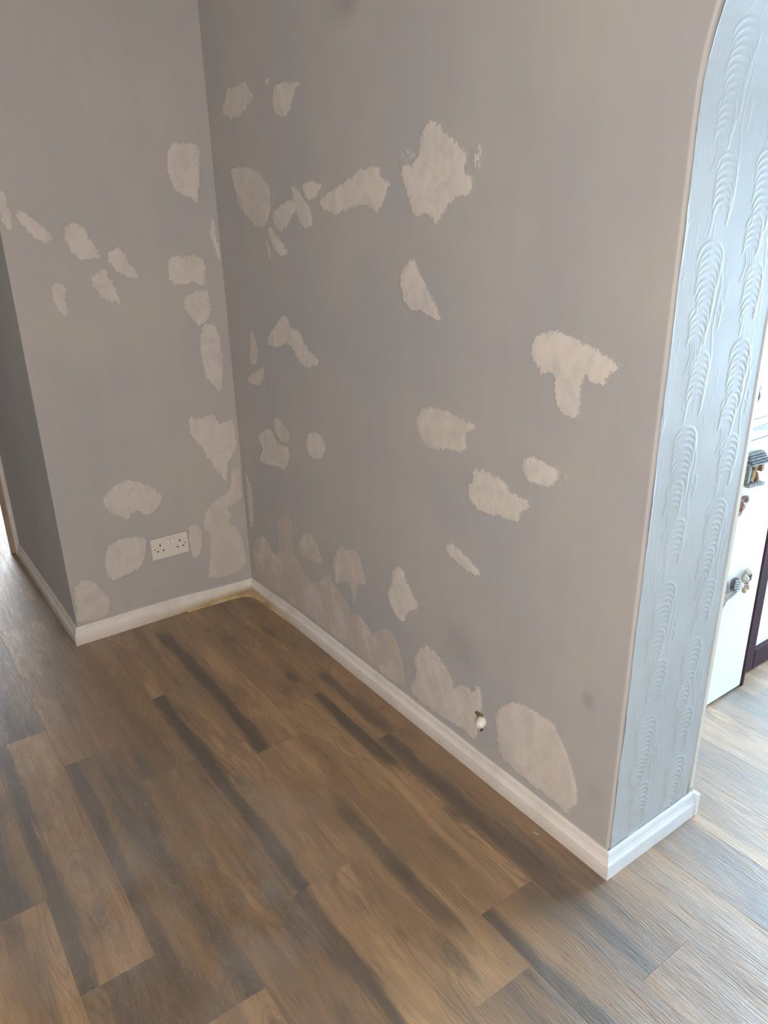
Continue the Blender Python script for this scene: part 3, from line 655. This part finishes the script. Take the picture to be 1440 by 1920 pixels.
# ------------------------------------------------------------------ embossed wallpaper on the reveal of the arch
def build_paper():
    k = NT('embossed_white_paper'); P = k.pos(); nz = k.noise(P, 5, 4, 0.6); nf = k.noise(P, 60, 3, 0.6)
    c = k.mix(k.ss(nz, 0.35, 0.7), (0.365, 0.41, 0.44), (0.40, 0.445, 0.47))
    sp = k.n('ShaderNodeSeparateXYZ'); k.put(sp.inputs[0], P)
    edge = k.ss(k.math('MULTIPLY_ADD', nf, 0.014, sp.outputs[1]), T-0.004, T+0.004)
    c = k.mix(k.math('MULTIPLY', edge, 0.55), c, (0.30, 0.30, 0.29))
    stain = k.blob(k.vmul(P, (1.0, 1.0, 0.45)), (L, T, 0.035), 0.022, 0.8)
    c = k.mix(k.math('MULTIPLY', stain, 0.8), c, (0.13, 0.11, 0.09))
    crk = k.math('MULTIPLY', k.math('SUBTRACT', 1.0, k.ss(k.math('MULTIPLY_ADD', nf, 0.004, sp.outputs[1]), 0.0095, 0.0125)), k.ss(k.noise(k.vmul(P, (0.0, 0.0, 14.0)), 1.0, 3), 0.48, 0.56))
    c = k.mix(k.math('MULTIPLY', crk, 0.75), c, (0.16, 0.14, 0.14))
    grain = k.noise(k.vmul(P, (90.0, 300.0, 40.0)), 1.0, 3)
    mat = k.out(c, 0.5, k.bump(grain, 0.10, 0.001), 0.4)
    S = [0.0]
    for a, b in zip(ARCH, ARCH[1:]): S.append(S[-1]+math.hypot(b[0]-a[0], b[1]-a[1]))
    smax = S[46]; s0 = 0.05
    ys = np.arange(0.0065, T-0.0045, 0.0021); ss_ = np.arange(s0, smax, 0.0023)
    Yg, Sg = np.meshgrid(ys, ss_); H = np.zeros(Yg.shape)
    rr = random.Random(3)
    def stroke(pts, w, h):
        P_ = np.array(pts); lo = P_.min(0)-3*w; hi = P_.max(0)+3*w
        j0, j1 = np.searchsorted(ys, [lo[0], hi[0]]); i0, i1 = np.searchsorted(ss_, [lo[1], hi[1]])
        if j1 <= j0 or i1 <= i0: return
        u, v = Yg[i0:i1, j0:j1], Sg[i0:i1, j0:j1]; d = np.full(u.shape, 1e9)
        for (ax, ay), (bx, by) in zip(pts, pts[1:]):
            ex, ey = bx-ax, by-ay; t = np.clip(((u-ax)*ex+(v-ay)*ey)/(ex*ex+ey*ey+1e-12), 0, 1)
            d = np.minimum(d, np.hypot(u-ax-t*ex, v-ay-t*ey))
        H[i0:i1, j0:j1] = np.maximum(H[i0:i1, j0:j1], h*np.exp(-(d/w)**2))
    def plume(cx, cy, n, rx, ry, step, sgn=1):
        for q in range(n):
            f = 1-0.035*q; r = rr.uniform(0.92, 1.08); ox = 0.0025*math.sin(q*1.1); pts = []
            for t in np.linspace(math.radians(172), math.radians(4), 12):
                pts.append((cx+ox+sgn*rx*f*r*math.cos(t), cy-q*step+ry*f*(math.sin(t)**0.8)))
            tail = rr.uniform(0.2, 1.0)*ry*(1.8 if q < 2 else 0.9)
            ex, ey = pts[-1]; pts += [(ex-0.002*sgn, ey-tail*0.5), (ex-0.005*sgn, ey-tail)]
            stroke(pts, 0.0020, rr.uniform(0.0012, 0.0018))
    def sway(cx, cy, n, ln, sgn=1):
        for q in range(n):
            x = cx+q*0.0065*sgn; pts = [(x+0.008*math.sin(t*3.3+0.4)*sgn, cy-t*ln*rr.uniform(0.95, 1.05)) for t in np.linspace(0, 1, 9)]
            stroke(pts, 0.0018, rr.uniform(0.0009, 0.0013))
    def twig(cx, cy):
        stroke([(cx, cy), (cx+0.003, cy-0.02), (cx-0.002, cy-0.045)], 0.0018, 0.0011)
        stroke([(cx+0.002, cy-0.012), (cx+0.010, cy-0.005)], 0.0016, 0.0010); stroke([(cx, cy-0.025), (cx-0.009, cy-0.016)], 0.0016, 0.0010)
    rep = 0.335
    for col, cx in ((0, 0.095), (1, 0.235), (-1, -0.045)):
        for i in range(-1, 8):
            by = 0.095+i*rep+(0.15 if col != 0 else 0.0)
            jx = cx+rr.uniform(-0.006, 0.006)
            plume(jx, by+0.275, 9, 0.036, 0.034, 0.0115)
            stroke([(jx+0.038, by+0.29), (jx+0.046, by+0.23), (jx+0.036, by+0.16), (jx+0.046, by+0.10), (jx+0.030, by+0.04)], 0.0016, 0.0009)
            plume(jx-0.012, by+0.175, 5, 0.028, 0.025, 0.011)
            sway(jx-0.030, by+0.135, 5, 0.05); plume(jx+0.012, by+0.085, 7, 0.032, 0.030, 0.0115)
            twig(jx-0.012, by+0.365); twig(jx+0.055, by+0.20)
            for _ in range(26):
                a, b = jx+rr.uniform(-0.07, 0.07), by+rr.uniform(0, rep)
                stroke([(a, b), (a+rr.uniform(-0.004, 0.004), b-rr.uniform(0.01, 0.04))], 0.0012, rr.uniform(0.0003, 0.0007))
    N = vnoise(Yg[::4, ::4], Sg[::4, ::4], 14, 2.2); N = np.repeat(np.repeat(N, 4, 0), 4, 1)[:H.shape[0], :H.shape[1]]
    H = H*np.clip(1.15-0.55*Sg/1.2, 0.35, 1.1)+0.0007*N+0.0010
    # the paper edge lifts and frays along the plaster corner
    fr = np.array([mnoise.noise(Vector((s*11, 4.4, 0)))*0.0030+mnoise.noise(Vector((s*43, 1.4, 0)))*0.0014 for s in ss_])
    lift = np.array([max(0, mnoise.noise(Vector((s*6, 9.1, 0))))*0.0045 for s in ss_])
    Yo = Yg+np.clip(1-(Yg-ys[0])/0.012, 0, 1)*(0.002+fr)[:, None]
    H = H+np.clip(1-(Yg-ys[0])/0.008, 0, 1)**2*lift[:, None]
    verts = []
    Sarr = np.array(S)
    for i, s in enumerate(ss_):
        k_ = min(max(int(np.searchsorted(Sarr, s))-1, 0), len(ARCH)-2); t = (s-S[k_])/(S[k_+1]-S[k_])
        x = ARCH[k_][0]*(1-t)+ARCH[k_+1][0]*t; z = ARCH[k_][1]*(1-t)+ARCH[k_+1][1]*t
        nn = (arch_norm(k_)*(1-t)+arch_norm(k_+1)*t).normalized()
        for j in range(len(ys)): verts.append((x+nn.x*H[i, j], Yo[i, j], z+nn.y*H[i, j]))
    m = len(ys)
    faces = [(i*m+j, i*m+j+1, (i+1)*m+j+1, (i+1)*m+j) for i in range(len(ss_)-1) for j in range(m-1)]
    o = mesh_obj('wallpaper', verts, faces, mat, WMAIN, True)
    o['label'] = 'white wallpaper embossed with feathery plumes on the arch reveal'
build_paper()
# slim cream trim on the kitchen edge of the arch
def build_trim():
    verts, faces = [], []; n = 70
    for i in range(2, n):
        x, z = ARCH[i]; nn = arch_norm(i); w = 0.0006*mnoise.noise(Vector((z*7, 0, 0)))
        for off, y in ((0.0025+w, T-0.0025), (0.0025+w, T+0.0095), (-0.03, T+0.0095), (-0.03, T-0.0025)):
            verts.append((x+nn.x*off, y, z+nn.y*off))
    for i in range(n-3):
        for j in range(4): a, b = i*4+j, i*4+(j+1) % 4; faces.append((a, b, b+4, a+4))
    faces.append((3, 2, 1, 0))
    o = mesh_obj('trim_1', verts, faces, M['trim'])
    struct(o, 'slim cream trim strip along the kitchen edge of the arch', 'trim')
build_trim()

# ------------------------------------------------------------------ far left: casing of the opening past the return wall
cs = MB()
cs.box(XR-0.02, XR+0.004, -W-0.034, T, 0.0, 2.05, 0.003)
co = cs.build('door_1', M['casing']); struct(co, 'stripped wooden door casing at the far left edge', 'door casing')
MB().box(XR-0.001, XR+0.06, -W-0.018, -W+0.0005, 0.0, 2.11, 0.003).build('architrave', M['skirt'], co)

# ------------------------------------------------------------------ rest of the shell, windows where the daylight comes in
def shell():
    c = MB().box(-3.5, 4.7, -2.5, 3.3, CEIL, CEIL+0.1).build('ceiling', M['ceiling']); struct(c, 'plain white ceiling', 'ceiling')
    s = MB().box(4.6, 4.7, -2.5, 0.0, 0, CEIL).build('wall_east', M['cwall']); struct(s, 'plain pale wall to the right of the viewer', 'wall')
    def holed(name, mat, label, axis, a0, a1, h0, h1, z0, z1, c0, c1):
        m = MB()
        def bx(p0, p1, q0, q1):
            if p1-p0 < 1e-4 or q1-q0 < 1e-4: return
            if axis == 'x': m.box(c0, c1, p0, p1, q0, q1)
            else: m.box(p0, p1, c0, c1, q0, q1)
        bx(a0, h0, 0, CEIL); bx(h1, a1, 0, CEIL); bx(h0, h1, 0, z0); bx(h0, h1, z1, CEIL)
        return struct(m.build(name, mat), label, 'wall')
    def window(name, label, axis, c, h0, h1, z0, z1):
        root = empty(name, (c, (h0+h1)/2, z0) if axis == 'x' else ((h0+h1)/2, c, z0)); struct(root, label, 'window')
        f = MB(); mid = (h0+h1)/2; t = 0.05
        for (p0, p1, q0, q1) in ((h0, h0+t, z0, z1), (h1-t, h1, z0, z1), (h0+t, h1-t, z0, z0+t), (h0+t, h1-t, z1-t, z1), (mid-t/2, mid+t/2, z0+t, z1-t)):
            if axis == 'x': f.box(c-0.03, c+0.03, p0, p1, q0, q1)
            else: f.box(p0, p1, c-0.03, c+0.03, q0, q1)
        under(f.build('window_frame', M['panel']), root)
        for p0, p1 in ((h0+t, mid-t/2), (mid+t/2, h1-t)):
            g = MB()
            if axis == 'x': g.box(c-0.004, c+0.004, p0, p1, z0+t, z1-t)
            else: g.box(p0, p1, c-0.004, c+0.004, z0+t, z1-t)
            under(g.build('pane', M['glass']), root)
    holed('wall_south', M['cwall'], 'pale wall behind the viewer with a window', 'y', -3.5, 4.7, 2.95, 4.55, 0.85, 2.15, -2.5, -2.4); window('window_1', 'window behind the viewer', 'y', -2.45, 2.95, 4.55, 0.85, 2.15)
    k = MB().box(4.6, 4.7, 0.0, 3.2, 0, CEIL).build('wall_kitchen_east', M['cwall']); struct(k, 'white kitchen side wall', 'wall')
    holed('wall_north', M['cwall'], 'white kitchen wall with glazed doors', 'y', 0.88, 4.7, 1.40, 2.85, 0.10, 2.15, 3.2, 3.3); window('window_2', 'glazed kitchen doors', 'y', 3.25, 1.40, 2.85, 0.10, 2.15)
    holed('wall_west', M['cwall'], 'pale wall with a glazed patio door', 'x', -2.5, T, -0.85, 0.21, 0.06, 2.15, -3.5, -3.4); window('window_3', 'glazed patio door', 'x', -3.45, -0.85, 0.21, 0.06, 2.15)
    w = MB().box(0.88, 0.98, T+0.001, 3.2, 0, CEIL).build('wall_kitchen_west', M['cwall']); struct(w, 'white kitchen wall behind the fridge', 'wall')
    w = MB().box(-3.4, XR-0.021, T-0.1, T, 0, CEIL).build('wall_hall', M['cwall']); struct(w, 'pale wall past the far left opening', 'wall')
shell()

# ------------------------------------------------------------------ double socket
def build_socket():
    y0, z0, w, h = -0.4003, 0.2479, 0.146, 0.086
    root = empty('wall_socket', (0, y0+w/2, z0)); tag(root, 'ivory double wall socket with two rocker switches', 'socket')
    bm = MB().box(0.0002, 0.0088, y0, y0+w, z0, z0+h, 0.0032, 3)
    under(bm.build('face_plate', M['socket'], None, True), root)
    for p in root.children: p.data.polygons.foreach_set('use_smooth', [False]*len(p.data.polygons))
    for cy in (0.0655, 0.0815):
        v = [(0.0086, y0+cy-0.0048, z0+0.057), (0.0122, y0+cy-0.0048, z0+0.057), (0.0098, y0+cy-0.0048, z0+0.066), (0.0112, y0+cy-0.0048, z0+0.0755), (0.0086, y0+cy-0.0048, z0+0.0755)]
        under(MB().prism(v, (0, 0.0096, 0), 0.0004).build('rocker_switch', M['rocker']), root)
        under(MB().box(0.0087, 0.0090, y0+cy-0.0058, y0+cy+0.0058, z0+0.0555, z0+0.077).build('switch_gap', M['seal_shade']), root)
    for gx in (0.0345, 0.1125):
        for dy, dz, sw, sh in ((0, 0.0565, 0.0045, 0.0085), (-0.0112, 0.0335, 0.0070, 0.0048), (0.0112, 0.0335, 0.0070, 0.0048)):
            under(MB().box(0.0070, 0.00905, y0+gx+dy-sw/2, y0+gx+dy+sw/2, z0+dz-sh/2, z0+dz+sh/2).build('pin_slot', M['slot']), root)
    for sy in (0.0125, 0.1335):
        under(MB().lathe((0.0080, y0+sy, z0+0.043), (1, 0, 0), [(0, 0.0030), (0.0014, 0.0030), (0.0018, 0.0022)], 14).build('screw', M['steel'], None), root)
build_socket()

# ------------------------------------------------------------------ white cable outlet stub low on the main wall
def build_outlet():
    c = Vector((1.412, 0.0, 0.176)); ax = Vector((0.35, -0.80, -0.32)).normalized()
    root = empty('cable_outlet', c); tag(root, 'small white plastic cable stub poking from the wall above the baseboard', 'cable outlet')
    prof = [(-0.006, 0.0150), (0.002, 0.0158), (0.010, 0.0150), (0.017, 0.0132), (0.0215, 0.0105), (0.023, 0.0070), (0.0225, 0.0045)]
    under(MB().lathe(c, ax, prof, 24, 0.92).build('cap', M['rocker'], None, True), root)
    p = c+ax*0.020+Vector((0.009, 0, -0.007))
    under(MB().tube([p-ax*0.004, p+ax*0.003], 0.0030, 10).build('cable_end', plain('dark_cable', (0.03, 0.03, 0.05), 0.5)), root)
    q = MB(); q.rock(c+Vector((-0.013, -0.0015, 0.012)), 0.012, 0.004, 0.009, 0.4, 3); q.rock(c+Vector((-0.003, -0.002, 0.017)), 0.010, 0.004, 0.004, 0.4, 6)
    under(q.build('rust_stain', plain('rusty_filler', (0.24, 0.165, 0.085), 0.9, 0.3, 90), None, True), root)
build_outlet()

# ------------------------------------------------------------------ fridge freezer, magnets, plum-framed door in the kitchen
FX = 1.62
def build_fridge():
    root = empty('fridge_freezer', (1.33, 0.655, 0)); tag(root, 'white fridge freezer covered in small souvenir magnets', 'fridge')
    y0, y1 = 0.356, 0.951
    under(MB().box(1.0, FX-0.062, y0, y1, 0.012, 1.76, 0.006).build('cabinet', M['fridge']), root)
    d = under(MB().box(FX-0.055, FX, y0, y1, 0.006, 0.864, 0.007, 3).build('door', M['fridge']), root); d['label'] = 'lower freezer door'
    d = under(MB().box(FX-0.055, FX, y0, y1, 0.926, 1.76, 0.007, 3).build('door', M['fridge']), root); d['label'] = 'upper fridge door'
    under(MB().box(FX-0.064, FX-0.004, y0+0.001, y1-0.001, 0.866, 0.924, 0.003).build('handle_rail', M['panel']), root)
    under(MB().prism([(FX-0.012, 0.745, 0.8975), (FX-0.012, y1-0.003, 0.8715), (FX-0.012, y1-0.003, 0.912)], (0.0095, 0, 0)).build('recess_shade', M['seal_shade']), root)  # flat grey wedge standing in for the shade inside the handle scoop
    under(MB().box(FX-0.064, FX-0.054, y0+0.006, y1-0.006, 0.02, 1.75).build('door_seal', M['seal_shade']), root)
build_fridge()
mg = lambda n, a, b, s=60: (lambda k: k.out(k.mix(k.ss(k.noise(k.pos(), s, 3, 0.6), 0.4, 0.6), a, b), 0.55))(NT(n))
G_GREY = mg('magnet_grey_stone', (0.10, 0.105, 0.095), (0.25, 0.25, 0.22), 140); G_BRN = mg('magnet_brown', (0.13, 0.055, 0.025), (0.26, 0.15, 0.07), 160)
G_RED = mg('magnet_terracotta', (0.16, 0.045, 0.035), (0.26, 0.12, 0.09), 190); G_GRN = mg('magnet_moss', (0.05, 0.065, 0.05), (0.17, 0.18, 0.14), 200)
G_SAND = mg('magnet_sand', (0.33, 0.25, 0.15), (0.45, 0.36, 0.24), 150); G_PINK = mg('magnet_pink', (0.50, 0.27, 0.22), (0.55, 0.38, 0.33), 150)
G_SLATE = mg('magnet_slate', (0.07, 0.075, 0.09), (0.14, 0.145, 0.16), 90); G_PALE = mg('magnet_pale_stripe', (0.42, 0.42, 0.38), (0.6, 0.6, 0.56), 120)
def build_magnets():
    X = FX+0.0005; GR = 'souvenir magnets on the fridge'
    # 1: dark carved sliver, highest
    r = empty('fridge_magnet', (X, 0.745, 0.995)); tag(r, 'dark green magnet highest up, half hidden by the arch trim', 'magnet', GR)
    b = MB()
    b.prism([(X, 0.725, 0.968), (X, 0.752, 0.970), (X, 0.760, 0.985), (X, 0.756, 0.998), (X, 0.767, 1.006), (X, 0.762, 1.022), (X, 0.752, 1.028), (X, 0.725, 1.020)], (0.010, 0, 0), 0.002)
    under(b.build('carving', G_GRN), r); under(MB().rock((X+0.010, 0.748, 1.0), 0.006, 0.012, 0.016, 0.4, 2).build('relief', G_SLATE, None, True), r)
    # 2: stable / cottage with slatted roof
    r = empty('fridge_magnet', (X, 0.785, 0.74)); tag(r, 'brown and grey cottage magnet with a slatted roof', 'magnet', GR)
    under(MB().box(X, X+0.006, 0.742, 0.816, 0.752, 0.832).build('back_wall', G_GRN), r)
    for i in range(5):
        t = i/4; z = 0.808+0.024*t
        under(MB().prism([(X, 0.735+0.010*t, z), (X, 0.832-0.004*t, z-0.004), (X, 0.830-0.004*t, z+0.001), (X, 0.737+0.010*t, z+0.005)], (0.034-0.019*t, 0, 0), 0.0008).build('roof_slat', G_SLATE if i % 2 else G_GREY), r)
    under(MB().prism([(X, 0.738, 0.746), (X, 0.820, 0.738), (X, 0.820, 0.748), (X, 0.738, 0.756)], (0.032, 0, 0), 0.002).build('base', G_GREY), r)
    under(MB().box(X, X+0.024, 0.738, 0.752, 0.756, 0.808, 0.002).build('side_wall', G_GRN), r)
    under(MB().box(X, X+0.020, 0.812, 0.826, 0.776, 0.808, 0.002).build('side_wall', G_BRN), r)
    under(MB().tube([(X+0.018, 0.770, 0.755), (X+0.016, 0.784, 0.782), (X+0.014, 0.800, 0.806)], [0.006, 0.005, 0.004], 8).build('beam', G_SAND), r)
    under(MB().rock((X+0.017, 0.792, 0.766), 0.008, 0.008, 0.013, 0.3, 4).build('figure', G_BRN, None, True), r)
    under(MB().rock((X+0.015, 0.806, 0.757), 0.006, 0.006, 0.010, 0.3, 8).build('figure', G_SAND, None, True), r)
    # 3: terracotta
    r = empty('fridge_magnet', (X, 0.75, 0.655)); tag(r, 'ragged terracotta red magnet below the cottage one', 'magnet', GR)
    under(MB().prism([(X, 0.724, 0.650), (X, 0.750, 0.651), (X, 0.764, 0.656), (X, 0.769, 0.666), (X, 0.780, 0.672), (X, 0.780, 0.683), (X, 0.792, 0.690), (X, 0.791, 0.706), (X, 0.772, 0.708), (X, 0.724, 0.704)], (0.010, 0, 0), 0.002).build('plaque', G_RED), r)
    under(MB().rock((X+0.009, 0.760, 0.682), 0.006, 0.014, 0.017, 0.5, 5).build('relief', G_BRN, None, True), r)
    under(MB().rock((X+0.009, 0.780, 0.698), 0.005, 0.009, 0.008, 0.5, 9).build('relief', G_GRN, None, True), r)
    # 4: little pot figure with dangling legs
    r = empty('fridge_magnet', (X, 0.855, 0.38)); tag(r, 'small grey-green figure magnet with dangling pink legs', 'magnet', GR)
    b = MB(); b.rock((X+0.009, 0.860, 0.448), 0.009, 0.011, 0.013, 0.4, 1); b.rock((X+0.009, 0.848, 0.432), 0.009, 0.013, 0.016, 0.5, 2); b.rock((X+0.009, 0.866, 0.425), 0.009, 0.010, 0.012, 0.5, 3)
    under(b.build('body', G_PALE, None, True), r)
    under(MB().rock((X+0.014, 0.862, 0.436), 0.006, 0.008, 0.014, 0.5, 7).build('foliage', G_GRN, None, True), r)
    under(MB().rock((X+0.010, 0.855, 0.416), 0.007, 0.010, 0.005, 0.3, 4).build('belt', G_RED, None, True), r)
    for y, zb in ((0.850, 0.390), (0.864, 0.396)):
        under(MB().tube([(X+0.008, y+0.001, 0.416), (X+0.009, y, zb+0.008)], 0.0016, 8).build('leg', G_PINK), r)
        under(MB().rock((X+0.010, y, zb), 0.007, 0.007, 0.010, 0.2, y*9).build('shoe', G_SAND, None, True), r)
    # 5: grey striped bird
    r = empty('fridge_magnet', (X, 0.770, 0.37)); tag(r, 'grey striped bird-shaped magnet, lowest on the freezer door', 'magnet', GR)
    under(MB().prism([(X, 0.722, 0.352), (X, 0.745, 0.362), (X, 0.758, 0.382), (X, 0.778, 0.386), (X, 0.800, 0.392), (X, 0.813, 0.402), (X, 0.800, 0.410), (X, 0.778, 0.414), (X, 0.762, 0.426), (X, 0.752, 0.450), (X, 0.722, 0.456)], (0.012, 0, 0), 0.003).build('body', G_GREY), r)
    nk = under(MB().prism([(X, 0.782, 0.412), (X, 0.816, 0.404), (X, 0.816, 0.432), (X, 0.804, 0.446), (X, 0.788, 0.444), (X, 0.782, 0.432)], (0.013, 0, 0), 0.003).build('neck', G_SLATE), r)
    for i in range(4):
        z = 0.416+i*0.0075
        under(MB().tube([(X+0.0135, 0.785, z+0.003), (X+0.0142, 0.800, z), (X+0.0135, 0.814, z-0.004)], 0.0013, 6).build('stripe', G_PALE), r)
    for i in range(5):
        y = 0.732+i*0.009
        under(MB().tube([(X+0.0125, y, 0.376+i*0.006), (X+0.0130, y+0.003, 0.396+i*0.003), (X+0.0125, y+0.008, 0.414-i*0.002)], 0.0013, 6).build('stripe', G_PALE), r)
build_magnets()
def build_door():
    root = empty('door_2', (1.58, 1.3, 0)); struct(root, 'plum-stained framed door with a white panel beside the fridge', 'door')
    x0, x1 = 1.555, 1.593
    under(MB().box(1.56, 1.622, 0.955, 0.968, 0.0, 2.05, 0.003).build('door_post', M['plum']), root)
    under(MB().box(1.55, 1.602, 0.9685, 0.985, 0.004, 2.03, 0.003).build('door_stop', M['plum']), root)
    under(MB().box(x0, x1-0.006, 0.9855, 1.012, 0.008, 2.02, 0.002).build('bead', M['plum']), root)
    under(MB().box(x0, x1, 1.0122, 1.066, 0.006, 2.02, 0.004).build('stile', M['plum']), root)
    under(MB().box(x0, x1, 1.70, 1.76, 0.006, 2.02, 0.004).build('stile', M['plum']), root)
    under(MB().box(x0, x1+0.001, 1.0665, 1.6995, 0.006, 0.081, 0.004).build('rail', M['plum']), root)
    under(MB().box(x0, x1+0.001, 1.0665, 1.6995, 1.95, 2.02, 0.004).build('rail', M['plum']), root)
    under(MB().box(x0+0.008, x1-0.014, 1.0662, 1.6998, 0.0812, 1.9498).build('panel', M['panel']), root)
build_door()

# ------------------------------------------------------------------ plaster crumbs and slivers on the floor
def crumbs():
    b = MB(); rr = random.Random(5)
    for i in range(150):
        x, y = rr.uniform(0.1, 2.1), rr.uniform(-1.15, -0.04)
        if rr.random() < 0.35: y = -0.02-abs(rr.gauss(0, 0.03)); x = rr.uniform(0.3, 1.84)
        s = rr.uniform(0.0007, 0.0022)
        b.rock((x, y, s*0.35), s, s*rr.uniform(0.5, 1.2), s*0.45, 0.5, i, 1)
    b.prism([(1.656, -0.046, 0.0003), (1.671, -0.040, 0.0003), (1.670, -0.037, 0.0003), (1.655, -0.042, 0.0003)], (0, 0, 0.001))
    o = b.build('plaster_crumbs', plain('crumb_plaster', (0.55, 0.48, 0.38), 0.9, 0.2, 90))
    tag(o, 'tiny pale plaster crumbs scattered over the plank floor', 'crumbs', None, 'stuff')
crumbs()
